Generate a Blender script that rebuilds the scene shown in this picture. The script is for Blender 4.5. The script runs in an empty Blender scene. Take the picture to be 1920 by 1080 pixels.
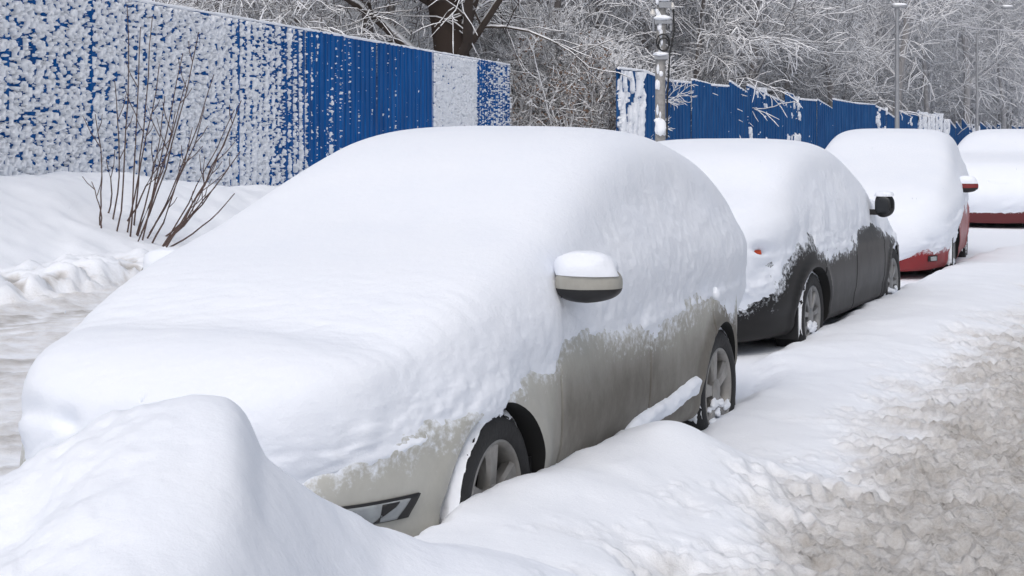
import bpy, bmesh, math, random
import numpy as np
from mathutils import Vector, Matrix
random.seed(3); rng=np.random.RandomState(5)
scene=bpy.context.scene
COL=scene.collection
F=3037.0; HC=1.65; HY=238.0
def unp(px,py,D): return ((px-960)/F*D, D, HC-(py-HY)/F*D)
# ---------------------------------------------------------------- noise
_T=[np.random.RandomState(100+i).rand(256,256) for i in range(6)]
def vn(x,y,k=0):
    T=_T[k%6]
    x=np.asarray(x,float)+k*17.31; y=np.asarray(y,float)+k*9.77
    xi=np.floor(x).astype(int); yi=np.floor(y).astype(int)
    fx=x-xi; fy=y-yi; fx=fx*fx*fx*(fx*(fx*6-15)+10); fy=fy*fy*fy*(fy*(fy*6-15)+10)
    a=T[xi%256,yi%256]; b=T[(xi+1)%256,yi%256]; c=T[xi%256,(yi+1)%256]; d=T[(xi+1)%256,(yi+1)%256]
    return (a*(1-fx)+b*fx)*(1-fy)+(c*(1-fx)+d*fx)*fy
def fbm(x,y,o=4,k=0,g=.5):
    s=0;a=1;t=0;x=np.asarray(x,float);y=np.asarray(y,float)
    for i in range(o):
        xr=x*math.cos(.6*i)-y*math.sin(.6*i); yr=x*math.sin(.6*i)+y*math.cos(.6*i)
        s=s+a*vn(xr*2.03**i,yr*2.03**i,k+i); t+=a; a*=g
    return s/t
def ss(a,b,x):
    t=np.clip((np.asarray(x,float)-a)/(b-a),0,1); return t*t*(3-2*t)
# ---------------------------------------------------------------- materials
def newmat(n):
    m=bpy.data.materials.new(n); m.use_nodes=True
    return m,m.node_tree.nodes,m.node_tree.links,m.node_tree.nodes['Principled BSDF']
def N(ns,t,**kw):
    n=ns.new(t)
    for k,v in kw.items(): setattr(n,k,v)
    return n
def simple(name,col,rough=.5,metal=0,nscale=0,namt=.0,bump=0,bscale=60,spec=.5,coat=0):
    m,ns,ln,b=newmat(name)
    b.inputs['Base Color'].default_value=(*col,1); b.inputs['Roughness'].default_value=rough
    b.inputs['Metallic'].default_value=metal; b.inputs['Specular IOR Level'].default_value=spec
    b.inputs['Coat Weight'].default_value=coat
    tc=N(ns,'ShaderNodeTexCoord')
    nz=N(ns,'ShaderNodeTexNoise'); nz.inputs['Scale'].default_value=nscale or 8; nz.inputs['Detail'].default_value=5
    ln.new(tc.outputs['Object'],nz.inputs['Vector'])
    mx=N(ns,'ShaderNodeMix',data_type='RGBA')
    mx.inputs[6].default_value=(*[c*(1-namt) for c in col],1); mx.inputs[7].default_value=(*[min(1,c*(1+namt)) for c in col],1)
    ln.new(nz.outputs['Fac'],mx.inputs[0]); ln.new(mx.outputs[2],b.inputs['Base Color'])
    if bump:
        n2=N(ns,'ShaderNodeTexNoise'); n2.inputs['Scale'].default_value=bscale; n2.inputs['Detail'].default_value=4
        ln.new(tc.outputs['Object'],n2.inputs['Vector'])
        bp=N(ns,'ShaderNodeBump'); bp.inputs['Strength'].default_value=bump; bp.inputs['Distance'].default_value=.01
        ln.new(n2.outputs['Fac'],bp.inputs['Height']); ln.new(bp.outputs['Normal'],b.inputs['Normal'])
    return m
def snowmat(name,c1=(.785,.825,.90),c2=(.845,.872,.925),bump=.25,bs=25):
    m,ns,ln,b=newmat(name)
    geo=N(ns,'ShaderNodeNewGeometry')
    nz=N(ns,'ShaderNodeTexNoise'); nz.inputs['Scale'].default_value=3; nz.inputs['Detail'].default_value=4
    ln.new(geo.outputs['Position'],nz.inputs['Vector'])
    mx=N(ns,'ShaderNodeMix',data_type='RGBA'); mx.inputs[6].default_value=(*c1,1); mx.inputs[7].default_value=(*c2,1)
    ln.new(nz.outputs['Fac'],mx.inputs[0]); ln.new(mx.outputs[2],b.inputs['Base Color'])
    b.inputs['Roughness'].default_value=.8; b.inputs['Specular IOR Level'].default_value=.2
    n1=N(ns,'ShaderNodeTexNoise'); n1.inputs['Scale'].default_value=bs; n1.inputs['Detail'].default_value=7; n1.inputs['Roughness'].default_value=.68
    ln.new(geo.outputs['Position'],n1.inputs['Vector'])
    bp=N(ns,'ShaderNodeBump'); bp.inputs['Strength'].default_value=bump; bp.inputs['Distance'].default_value=.02
    ln.new(n1.outputs['Fac'],bp.inputs['Height']); ln.new(bp.outputs['Normal'],b.inputs['Normal'])
    return m
SNOW=snowmat('snow_fresh',bump=.3)
SNOWCAR=snowmat('snow_on_car',bump=.26,bs=36)
SNOWCL=snowmat('snow_clumps',bump=.3,bs=20,c1=(.85,.875,.92),c2=(.90,.915,.945))
GM,ns,ln,b=newmat('snow_ground')
geo=N(ns,'ShaderNodeNewGeometry'); at=N(ns,'ShaderNodeAttribute'); at.attribute_name='dirt'
at2=N(ns,'ShaderNodeAttribute'); at2.attribute_name='wet'
nz=N(ns,'ShaderNodeTexNoise'); nz.inputs['Scale'].default_value=11; nz.inputs['Detail'].default_value=10; nz.inputs['Roughness'].default_value=.78
ln.new(geo.outputs['Position'],nz.inputs['Vector'])
cr=N(ns,'ShaderNodeValToRGB'); cr.color_ramp.elements[0].position=.35; cr.color_ramp.elements[0].color=(.61,.57,.525,1)
cr.color_ramp.elements[1].position=.60; cr.color_ramp.elements[1].color=(.84,.825,.81,1)
ln.new(nz.outputs['Fac'],cr.inputs['Fac'])
mx=N(ns,'ShaderNodeMix',data_type='RGBA'); mx.inputs[6].default_value=(.835,.865,.918,1)
ln.new(at.outputs['Fac'],mx.inputs[0]); ln.new(cr.outputs['Color'],mx.inputs[7])
mx2=N(ns,'ShaderNodeMix',data_type='RGBA'); mx2.inputs[7].default_value=(.40,.38,.36,1)
ln.new(at2.outputs['Fac'],mx2.inputs[0]); ln.new(mx.outputs[2],mx2.inputs[6]); ln.new(mx2.outputs[2],b.inputs['Base Color'])
b.inputs['Roughness'].default_value=.85; b.inputs['Specular IOR Level'].default_value=.12
n1=N(ns,'ShaderNodeTexNoise'); n1.inputs['Scale'].default_value=42; n1.inputs['Detail'].default_value=8; n1.inputs['Roughness'].default_value=.75
ln.new(geo.outputs['Position'],n1.inputs['Vector'])
mm=N(ns,'ShaderNodeMath',operation='MULTIPLY_ADD'); mm.inputs[1].default_value=.72; mm.inputs[2].default_value=.24
ln.new(at.outputs['Fac'],mm.inputs[0])
bp=N(ns,'ShaderNodeBump'); bp.inputs['Distance'].default_value=.032
ln.new(mm.outputs[0],bp.inputs['Strength']); ln.new(n1.outputs['Fac'],bp.inputs['Height']); ln.new(bp.outputs['Normal'],b.inputs['Normal'])
def paint(name,col,dirtc=(.150,.138,.118),metal=.5,rough=.35,spec=.5):
    m,ns,ln,b=newmat(name)
    b.inputs['Specular IOR Level'].default_value=spec
    tc=N(ns,'ShaderNodeTexCoord'); at=N(ns,'ShaderNodeAttribute'); at.attribute_name='dirt'
    nz=N(ns,'ShaderNodeTexNoise'); nz.inputs['Scale'].default_value=5; nz.inputs['Detail'].default_value=9; nz.inputs['Roughness'].default_value=.72
    mp=N(ns,'ShaderNodeMapping'); mp.inputs['Scale'].default_value=(1.3,1.3,.8)
    ln.new(tc.outputs['Object'],mp.inputs[0]); ln.new(mp.outputs[0],nz.inputs['Vector'])
    a=N(ns,'ShaderNodeMath',operation='MULTIPLY_ADD'); a.inputs[1].default_value=1.5; a.inputs[2].default_value=-.75
    ln.new(nz.outputs['Fac'],a.inputs[0])
    c=N(ns,'ShaderNodeMath',operation='ADD',use_clamp=True); ln.new(at.outputs['Fac'],c.inputs[0])
    sp=N(ns,'ShaderNodeMath',operation='MULTIPLY'); ln.new(a.outputs[0],sp.inputs[0]); sp.inputs[1].default_value=.42
    ln.new(sp.outputs[0],c.inputs[1])
    mx=N(ns,'ShaderNodeMix',data_type='RGBA'); mx.inputs[6].default_value=(*col,1); mx.inputs[7].default_value=(*dirtc,1)
    ln.new(c.outputs[0],mx.inputs[0])
    af=N(ns,'ShaderNodeAttribute'); af.attribute_name='frost'
    nf=N(ns,'ShaderNodeTexNoise'); nf.inputs['Scale'].default_value=30; nf.inputs['Detail'].default_value=7; nf.inputs['Roughness'].default_value=.68
    ln.new(tc.outputs['Object'],nf.inputs['Vector'])
    fa=N(ns,'ShaderNodeMath',operation='ADD'); ln.new(nf.outputs['Fac'],fa.inputs[0]); ln.new(af.outputs['Fac'],fa.inputs[1])
    fr=N(ns,'ShaderNodeMapRange'); fr.inputs[1].default_value=.97; fr.inputs[2].default_value=1.22; ln.new(fa.outputs[0],fr.inputs[0])
    mf=N(ns,'ShaderNodeMix',data_type='RGBA'); mf.inputs[7].default_value=(.80,.835,.89,1)
    ln.new(fr.outputs[0],mf.inputs[0]); ln.new(mx.outputs[2],mf.inputs[6])
    ln.new(mf.outputs[2],b.inputs['Base Color'])
    mxr=N(ns,'ShaderNodeMath',operation='MAXIMUM'); ln.new(c.outputs[0],mxr.inputs[0]); ln.new(fr.outputs[0],mxr.inputs[1])
    r=N(ns,'ShaderNodeMapRange'); r.inputs[3].default_value=rough; r.inputs[4].default_value=.78
    ln.new(mxr.outputs[0],r.inputs[0]); ln.new(r.outputs[0],b.inputs['Roughness'])
    q=N(ns,'ShaderNodeMapRange'); q.inputs[3].default_value=metal; q.inputs[4].default_value=0
    ln.new(mxr.outputs[0],q.inputs[0]); ln.new(q.outputs[0],b.inputs['Metallic'])
    return m
BLACK=simple('black_plastic',(.012,.012,.013),.5,nscale=20,namt=.4)
WELL=simple('dark_wheel_well',(.01,.01,.01),.9)
RUBBER=simple('tyre_rubber',(.016,.016,.017),.8,nscale=30,namt=.5,bump=.4,bscale=50)
RIM=simple('dirty_alloy',(.30,.29,.275),.5,.5,nscale=18,namt=.4)
RIMD=simple('dark_alloy',(.24,.24,.24),.45,.6,nscale=18,namt=.4)
GLASS=simple('lamp_glass',(.30,.32,.33),.12,0,nscale=14,namt=.6)
ORANGE=simple('orange_lens',(.55,.07,.02),.2)
MGLASS=simple('mirror_glass',(.03,.032,.035),.2,.3)
DISC=simple('brake_disc',(.03,.028,.026),.7,.3,nscale=10,namt=.5)
# ---------------------------------------------------------------- mesh helpers
def mkobj(name,verts,faces,mats,parent=None,smooth=True,label=None,cat=None,mi=None):
    me=bpy.data.meshes.new(name)
    me.from_pydata([tuple(v) for v in verts],[],[tuple(f) for f in faces]) if not isinstance(verts,np.ndarray) else fast(me,verts,faces)
    for m in (mats if isinstance(mats,(list,tuple)) else [mats]): me.materials.append(m)
    if smooth: me.polygons.foreach_set('use_smooth',[True]*len(me.polygons))
    if mi is not None: me.polygons.foreach_set('material_index',mi)
    o=bpy.data.objects.new(name,me); COL.objects.link(o)
    if parent: o.parent=parent
    if label: o['label']=label
    if cat: o['category']=cat
    return o
def fast(me,verts,faces):
    faces=np.asarray(faces,dtype=np.int32)
    k=faces.shape[1]; n=len(faces)
    me.vertices.add(len(verts)); me.vertices.foreach_set('co',np.asarray(verts,dtype=np.float32).ravel())
    me.loops.add(n*k); me.loops.foreach_set('vertex_index',faces.ravel())
    me.polygons.add(n); me.polygons.foreach_set('loop_start',np.arange(0,n*k,k,dtype=np.int32))
    me.polygons.foreach_set('loop_total',np.full(n,k,dtype=np.int32))
    me.update(calc_edges=True); me.validate()
def gridfaces(nu,nv,closed=False,mask=None):
    i=np.arange(nu-1)[:,None]; j=np.arange(nv if closed else nv-1)[None,:]
    a=i*nv+j; b_=i*nv+(j+1)%nv; c=(i+1)*nv+(j+1)%nv; d=(i+1)*nv+j
    f=np.stack([a+0*b_,b_+0*a,c+0*a,d+0*a],-1).reshape(-1,4)
    if mask is not None: f=f[mask.reshape(-1)[f].any(1)]
    return f
def compact(V,Fc):
    u,inv=np.unique(Fc,return_inverse=True); return V[u],inv.reshape(Fc.shape),u
def setattr_f(me,name,arr):
    a=me.attributes.new(name,'FLOAT','POINT'); a.data.foreach_set('value',np.asarray(arr,dtype=np.float32))
def empty(name,loc,rotz=0,label=None,cat=None,group=None):
    e=bpy.data.objects.new(name,None); COL.objects.link(e); e.location=loc; e.rotation_euler=(0,0,rotz); e.empty_display_size=.3
    if label: e['label']=label
    if cat: e['category']=cat
    if group: e['group']=group
    return e
def revolve(profile,n=56,a0=0,a1=2*math.pi,sg=1):
    full=abs(a1-a0-2*math.pi)<1e-6
    A=np.linspace(a0,a1,n,endpoint=not full)
    P=np.array(profile)
    V=np.stack([P[None,:,1]*np.cos(A)[:,None],sg*P[None,:,0]+0*A[:,None],P[None,:,1]*np.sin(A)[:,None]],-1).reshape(-1,3)
    m=len(P); fs=[]
    for i in range(n if full else n-1):
        for j in range(m-1):
            a=i*m+j; b2=((i+1)%n)*m+j
            fs.append((a,b2,b2+1,a+1) if sg>0 else (a,a+1,b2+1,b2))
    return V,fs
class MB:
    def __init__(s): s.v=[];s.f=[];s.m=[]
    def add(s,V,Fs,mi=0):
        o=len(s.v); s.v+= [tuple(map(float,p)) for p in V]; s.f+=[tuple(int(i)+o for i in f) for f in Fs]; s.m+=[mi]*len(Fs)
    def box(s,c,size,mi=0,R=None):
        x,y,z=[q/2 for q in size]
        V=[Vector((a*x,b_*y,c2*z)) for a in(-1,1) for b_ in(-1,1) for c2 in(-1,1)]
        if R is not None: V=[R@v for v in V]
        V=[v+Vector(c) for v in V]
        s.add(V,[(0,1,3,2),(4,6,7,5),(0,4,5,1),(2,3,7,6),(0,2,6,4),(1,5,7,3)],mi)
    def tube(s,pts,rad,n=8,mi=0,caps=True):
        pts=[Vector(p) for p in pts]; rad=rad if isinstance(rad,(list,tuple)) else [rad]*len(pts)
        o=len(s.v)
        for i,p in enumerate(pts):
            d=(pts[min(i+1,len(pts)-1)]-pts[max(i-1,0)]).normalized()
            a=d.orthogonal().normalized() if abs(d.z)>.9 else d.cross(Vector((0,0,1))).normalized(); b_=d.cross(a)
            for k in range(n):
                t=2*math.pi*k/n; q=p+(a*math.cos(t)+b_*math.sin(t))*rad[i]; s.v.append(tuple(q))
        for i in range(len(pts)-1):
            for k in range(n):
                s.f.append((o+i*n+k,o+i*n+(k+1)%n,o+(i+1)*n+(k+1)%n,o+(i+1)*n+k)); s.m.append(mi)
        if caps:
            s.f.append(tuple(o+k for k in range(n))[::-1]); s.m.append(mi)
            s.f.append(tuple(o+(len(pts)-1)*n+k for k in range(n))); s.m.append(mi)
    def blob(s,c,r,seed=0,mi=0,n=14,amp=.15,e=1.0,zflat=None):
        V=[];Fs=[]
        for i in range(n+1):
            th=math.pi*i/n
            for j in range(2*n):
                ph=math.pi*j/n
                d=[math.sin(th)*math.cos(ph),math.sin(th)*math.sin(ph),math.cos(th)]
                k=1+amp*(float(fbm(d[0]*1.7+seed*3.1+d[2]*1.3,d[1]*1.7+seed+d[2],3))-.5)*2
                q=[math.copysign(abs(x)**e,x)*k for x in d]
                V.append((c[0]+q[0]*r[0],c[1]+q[1]*r[1],c[2]+(max(q[2],zflat) if zflat is not None else q[2])*r[2]))
        for i in range(n):
            for j in range(2*n):
                Fs.append((i*2*n+j,(i+1)*2*n+j,(i+1)*2*n+(j+1)%(2*n),i*2*n+(j+1)%(2*n)))
        s.add(V,Fs,mi)
    def obj(s,name,mats,parent=None,smooth=True,label=None,cat=None):
        o=mkobj(name,s.v,s.f,mats,parent,smooth,label,cat,mi=s.m)
        if smooth: 
            try: o.data.set_sharp_from_angle(angle=math.radians(42))
            except Exception: pass
        return o
# ---------------------------------------------------------------- car
def smooth1(xs,ys,S,sig,fill=None):
    g=np.linspace(-3,8,2201); y=np.interp(g,xs,ys); dx=g[1]-g[0]
    if fill:
        a,b_,amt=fill; ya=np.interp(a,xs,ys); yb=np.interp(b_,xs,ys)
        line=ya+(g-a)/(b_-a)*(yb-ya); y=np.where((g>a)&(g<b_),y+amt*np.maximum(line-y,0),y)
    k=np.arange(-int(4*sig/dx)-1,int(4*sig/dx)+2)*dx; w=np.exp(-.5*(k/sig)**2); w/=w.sum()
    y=np.convolve(np.pad(y,len(k)//2,mode='edge'),w,'valid'); return np.interp(S,g,y)
def bspl(P,M):
    K=P.shape[0]; seg=K-3; t=np.linspace(0,seg,M); i=np.minimum(t.astype(int),seg-1); f=(t-i)[:,None]
    return ((1-f)**3*P[i]+(3*f**3-6*f**2+4)*P[i+1]+(-3*f**3+3*f**2+3*f+1)*P[i+2]+f**3*P[i+3])/6
def loft(p,sig,M=60,nq=150,extra=(),fill=None,tuck=.10,zk='zt',nend=26,qa=.86):
    pw=p['p']; sc=(p['rear']+p['front'])/2; Lh=(p['rear']-p['front'])/2
    wj=(1-qa**pw)**(1/pw)
    ws=np.linspace(0.0,wj,nend)[:-1]; qe=(1-ws**pw)**(1/pw)
    q=np.concatenate([-qe,np.linspace(-qa,qa,nq),qe[::-1]])
    S=sc+Lh*q
    if len(extra):
        ex=np.array(sorted([e+d for e in extra for d in (-.010,-.004,.004,.010)]))
        keep=np.array([abs(ex-x).min()>.006 for x in S]); keep[:30]=True; keep[-30:]=True
        S=np.sort(np.concatenate([S[keep],ex]))
    q=(S-sc)/Lh; w=p['W']*np.clip(1-np.abs(q)**pw,0,1)**(1/pw)
    zt=smooth1(*p.get(zk,p['zt']),S,sig,fill); zb=smooth1(*p['zb'],S,max(.05,sig*.6)); zb=np.minimum(zb,zt-.02)
    G=np.clip((zt-zb)/.45,0,1); bz=p.get('bz',.2)
    hb=zb-bz; hg=zt-zb
    C=[(0*w,bz+0*w),(.55+0*w,bz+0*w),(.90+0*w,bz+.005+0*w),(.975+0*w,bz+.1*hb),(1.0+0*w,bz+.38*hb),(1.005+0*w,bz+.62*hb),(.99+0*w,bz+.86*hb),
       (.945-.0*G,zb+.01*G),(.90-.05*G,zb+hg*.36),(.85-.10*G,zb+hg*.74),(.80-.115*G,zt-hg*.09-.012),(.71-.11*G,zt-.012-.004*G),(.36+0*w,zt-.004),(0*w,zt)]
    Tt=np.array([c[0]*w for c in C]); Z=np.array([c[1] for c in C])
    Te=np.vstack([-Tt[1],Tt,-Tt[-2]]); Ze=np.vstack([Z[1],Z,Z[-2]])
    t=bspl(Te,M).T; z=bspl(Ze,M).T; t[:,0]=0; t[:,-1]=0
    s=np.repeat(S[:,None],M,1)
    endf=np.sign(q)[:,None]*ss(.80,1.0,np.abs(q))[:,None]
    rel=np.clip((z-bz)/np.maximum(zt-bz,.1)[:,None],0,1)
    s=s+endf*(.05*np.sin(rel*math.pi)-tuck*rel**3)
    for wx in (0,p['wb']):
        d=np.hypot(s-wx,z-.31); t=t+np.where(np.abs(t)>.5*p['W'],.016*np.exp(-((d-.39)/.035)**2),0)
    t=t+np.where(np.abs(t)>.7*p['W'],.008*np.exp(-((z-(bz+.80*hb)[:,None])/.018)**2)-.010*np.exp(-((z-.36)/.04)**2),0)
    return S,s,t,z,w
def normals(s,t,z):
    P=np.stack([s,t,z],-1); du=np.gradient(P,axis=0); dv=np.gradient(P,axis=1)
    n=np.cross(du,dv); n/=np.maximum(np.linalg.norm(n,axis=-1,keepdims=True),1e-9); return n
def lapl(A,it,m):
    for _ in range(it):
        B=A.copy(); B[1:-1,1:-1]=(A[:-2,1:-1]+A[2:,1:-1]+A[1:-1,:-2]+A[1:-1,2:])/4
        A=A*(1-m)+B*m
    return A
def build_car(p,loc,rot,label,cat,PM,rimmat=RIM):
    root=empty('parked_car',loc,rot,label,cat,'cars parked in a row along the kerb')
    doors=p['doors']
    S,s,t,z,w=loft(p,.045,extra=doors)
    for e in doors:
        m=(np.abs(S-e)<.0055)[:,None]&(z>.24)&(z<1.1)&(t>.4)
        t=np.where(m,t-.014,t)
    M=s.shape[1]
    ring_t=np.concatenate([t,-t[:,1:-1][:,::-1]],1); ring_s=np.concatenate([s,s[:,1:-1][:,::-1]],1); ring_z=np.concatenate([z,z[:,1:-1][:,::-1]],1)
    V=np.stack([ring_s,ring_t,ring_z],-1).reshape(-1,3); nv=ring_t.shape[1]
    fs=gridfaces(len(S),nv,True)
    me=bpy.data.meshes.new('b'); me.from_pydata(V.tolist(),[],fs.tolist())
    bm=bmesh.new(); bm.from_mesh(me); bmesh.ops.remove_doubles(bm,verts=bm.verts,dist=2e-4)
    bmesh.ops.dissolve_degenerate(bm,dist=1e-5,edges=bm.edges)
    bmesh.ops.holes_fill(bm,edges=[e for e in bm.edges if e.is_boundary],sides=0)
    bmesh.ops.recalc_face_normals(bm,faces=bm.faces); bm.to_mesh(me); bm.free()
    ob=bpy.data.objects.new('b',me); COL.objects.link(ob)
    cutters=[]
    for wx in (0,p['wb']):
        for sg in (1,-1):
            Vc,Fc=revolve([(.0,.0),(0,.2),(.0,.365),(.5,.365),(.5,0)],n=64)
            Vc=Vc+np.array([0,p['W']-.27 if sg>0 else -(p['W']-.27)-.5,0])+np.array([wx,0,.30])
            cm=bpy.data.meshes.new('c'); cm.from_pydata(Vc.tolist(),[],Fc)
            bm=bmesh.new(); bm.from_mesh(cm); bmesh.ops.remove_doubles(bm,verts=bm.verts,dist=1e-5); bmesh.ops.recalc_face_normals(bm,faces=bm.faces); bm.to_mesh(cm); bm.free()
            co=bpy.data.objects.new('c',cm); COL.objects.link(co); cutters.append(co)
            md=ob.modifiers.new('x','BOOLEAN'); md.operation='DIFFERENCE'; md.solver='EXACT'; md.object=co
    dg=bpy.context.evaluated_depsgraph_get(); ev=ob.evaluated_get(dg); bmf=bmesh.new(); bmf.from_mesh(ev.to_mesh()); ev.to_mesh_clear()
    for c in cutters: bpy.data.objects.remove(c)
    bpy.data.objects.remove(ob)
    bmf.verts.ensure_lookup_table()
    parts={'body':[]}
    def key(c):
        for k,(a,b_) in enumerate(zip(doors[:-1],doors[1:])):
            if a<c.x<b_ and .27<c.z<p['doortop'] and abs(c.y)>p['W']*.80:
                d=min(math.hypot(c.x-wx,c.z-.30) for wx in(0,p['wb']))
                if d>.41: return ('door',k,c.y>0)
        return 'body'
    for f in bmf.faces:
        parts.setdefault(key(f.calc_center_median()),[]).append(f)
    for k,fl in parts.items():
        idx={};vs=[];fc=[];mi=[]
        for f in fl:
            r=[]
            for v in f.verts:
                if v.index not in idx: idx[v.index]=len(vs); vs.append(tuple(v.co))
                r.append(idx[v.index])
            fc.append(r); c=f.calc_center_median()
            inn=any(max(math.hypot(v.co.x-wx,v.co.z-.30) for v in f.verts)<.3658 for wx in (0,p['wb']))
            groove=(abs(c.y)>.4 and any(abs(c.x-e)<.0042 for e in doors) and c.z>.25)
            mi.append(1 if (inn or groove) else 0)
        nm='body' if k=='body' else 'door'
        o=mkobj(nm,vs,fc,[PM,WELL],root,mi=mi); 
        try: o.data.set_sharp_from_angle(angle=math.radians(50))
        except Exception: pass
        A=np.array(vs)
        setattr_f(o.data,'dirt',p['dirt'](A[:,0],A[:,2]))
        ed=p['edge'](A[:,0],A[:,1],A[:,2]); dd=A[:,2]-ed+p['rag'][0]*(fbm(A[:,0]*2.3+3,A[:,2]*2.5+A[:,1]*1.5,3,k=1)-.5)
        setattr_f(o.data,'frost',np.clip(.60+dd*p.get('frostk',2.0),0,.8)*ss(.25,.4,A[:,2]))
    bmf.free()
    # snow cover: same plan outline, smooth top profile, thickness by slope
    if 'szt' in p: S2,s,t,z,w=loft(p,.10,M=200,nq=340,tuck=.07,zk='szt',nend=60)
    else: S2,s,t,z,w=loft(p,p.get('ssig',.13),M=200,nq=340,fill=(-.84,1.45,p.get('fill',.5)),tuck=.07,nend=60)
    s,t,z=s[:,38:],t[:,38:],z[:,38:]
    rs=np.concatenate([s,s[:,:-1][:,::-1]],1); rt=np.concatenate([t,-t[:,:-1][:,::-1]],1); rz=np.concatenate([z,z[:,:-1][:,::-1]],1)
    n=normals(rs,rt,rz)
    n*=np.sign((n[...,2].mean()))
    up=np.clip(n[...,2],0,1)
    qq=np.abs((rs-(p['rear']+p['front'])/2)/((p['rear']-p['front'])/2))
    nfac=1-ss(.93,.985,qq)*(1-ss(.02,.25,np.abs(rt)))
    e=p['edge'](rs,rt,rz)
    big=(fbm(rs*2.3+3,rz*2.5+rt*1.5,3,k=1)-.5)*nfac; fine=(fbm(rs*9,rz*11+rt*5,5,k=2,g=.62)-.5)*nfac
    d0=rz-e
    d=d0+(big*p['rag'][0]+fine*p['rag'][1])*(1-ss(.12,.26,d0)*.85)*(1-.8*ss(.45,.8,up))
    hs=p['side']*np.tanh(np.maximum(d,0)/.22)+np.minimum(d,0)*.3
    crumb=.014*(fbm(rs*24,rz*24+rt*9,4,k=5,g=.62)-.5)*ss(.35,.05,d)*nfac
    top=(p['top']-p['side'])*ss(.0,1.0,up)*ss(-.05,.25,d0)
    endq=ss(.70,1.0,qq)*(1-up)
    hs=hs+p.get('nose',.05)*endq*ss(0,.22,d)
    h=hs+top+crumb
    h=np.clip(h,-.02,1)
    sidef=ss(.80,.40,up)
    V3=np.stack([rs,rt,rz],-1)
    base=lapl(V3+n*(h-crumb)[...,None],50,ss(.04,.24,d0)[...,None]*.95*(.25+.75*ss(.3,.7,up))[...,None])
    warp=.35*(fbm(rs*3,rz*3,2,k=2)-.5)
    post=nfac*ss(.03,.10,d)*(.007*(fbm(rs*1.6,rt*1.8,3,k=3)-.5)+ sidef*ss(1.0,.8,qq)*(.013*(fbm(rs*4.5+warp,(rz+.15*rs)*12+warp*3,4,k=4,g=.6)-.5)+.008*(fbm(rs*22,rz*28+rt*9,3,k=4)-.5)))
    dent=0
    for (cx,cy,cz,rr,dep) in p.get('dents',()):
        dent=dent+dep*np.exp(-(((rs-cx)/rr[0])**2+((rt-cy)/rr[1])**2+((rz-cz)/rr[2])**2))
    Pn=base+n*(crumb+post-dent)[...,None]
    for r0,r1 in ((0,1),(-1,-2)):
        row=Pn[r1]*1.0; mir=row[::-1]*np.array([1,-1,1]); av=(row+mir)/2; av[:,1]=0
        Pn[r0]=av
    mask=(h>-.015)
    Fc=gridfaces(Pn.shape[0],Pn.shape[1],False,mask)
    Vv,Ff,_=compact(Pn.reshape(-1,3),Fc)
    so=mkobj('snow_cover',Vv,Ff,SNOWCAR,root)
    for wx,front in ((0,True),(p['wb'],False)):
        for sg in (1,-1):
            we=empty('wheel',(wx,sg*(p['W']-.035),.315),0); we.parent=root
            y0=-.21
            V,fc=revolve([(y0,.20),(y0,.29),(y0+.02,.306),(y0+.05,.312),(-.05,.312),(-.018,.303),(-.004,.280),(-.002,.25),(-.012,.215),(-.03,.208)],n=72,sg=sg)
            ty=mkobj('tyre',V.tolist(),fc,RUBBER,we)
            rb=MB()
            V,fc=revolve([(-.03,.208),(-.012,.217),(-.008,.210),(-.020,.198),(-.06,.192),(-.18,.188)],n=64,sg=sg); rb.add(V,fc)
            ns_=p.get('spokes',5); sw=p.get('sw',.85)
            for k in range(ns_):
                a=2*math.pi*k/ns_+.35+wx
                ca,sa=math.cos(a),math.sin(a)
                prof=[(.03,.040*sw,-.030),(.09,.036*sw,-.022),(.15,.046*sw,-.020),(.203,.060*sw,-.020)]
                V=[]
                for (r,hw,yy) in prof:
                    for (q,dy) in ((-hw,-.014),(-hw*.75,0),(hw*.75,0),(hw,-.014),(hw*.8,-.05),(-hw*.8,-.05)):
                        V.append((r*ca-q*sa,sg*(yy+dy),r*sa+q*ca))
                fs_=[]
                for i in range(3):
                    for j in range(6): fs_.append((i*6+j,i*6+(j+1)%6,(i+1)*6+(j+1)%6,(i+1)*6+j))
                rb.add(V,fs_)
            V,fc=revolve([(-.05,.062),(-.024,.06),(-.016,.045),(-.014,0.001)],n=32,sg=sg); rb.add(V,fc)
            rb.obj('rim',rimmat,we)
            V,fc=revolve([(-.09,.19),(-.085,.15),(-.085,.001)],n=40,sg=sg)
            mkobj('brake_disc',V.tolist(),fc,DISC,we)
            if sg==p['vis']:
                sn=MB()
                A=np.linspace(math.radians(45),math.radians(205),110) if p['vis']==-1 else np.linspace(math.radians(-25),math.radians(135),110)
                W_=np.linspace(-.20,-.010,22)
                AA,WW=np.meshgrid(A,W_,indexing='ij')
                edge=np.minimum(1,np.minimum(np.arange(110),109-np.arange(110))/14)[:,None]
                nzv=fbm(AA*6+wx,WW*10,4,k=2,g=.5)
                R=.307+edge*np.clip((nzv-.10)*.055,-.02,.024)-.022*ss(-.040,-.010,WW)
                V=np.stack([R*np.cos(AA),sg*WW,R*np.sin(AA)],-1).reshape(-1,3)
                sn.add(V,gridfaces(110,22).tolist())
                for k in range(11):
                    a=random.uniform(-2.9,-.2); r=random.uniform(.06,.19)
                    sn.blob((r*math.cos(a),sg*-.018,r*math.sin(a)),(random.uniform(.02,.06),.014,random.uniform(.010,.026)),seed=k+wx,n=8,amp=.6)
                sn.obj('snow',SNOWCL,we)
    for wx in (0,p['wb']):
        fl=MB(); fl.box((wx+.33,p['vis']*(p['W']-.16),.30),(.02,.20,.22)); fo=fl.obj('mud_flap',BLACK,root,smooth=False)
    mx_,mz=p['mirror']; mo=p.get('mout',.06); msc=p.get('msc',(1,1,1))
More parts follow.
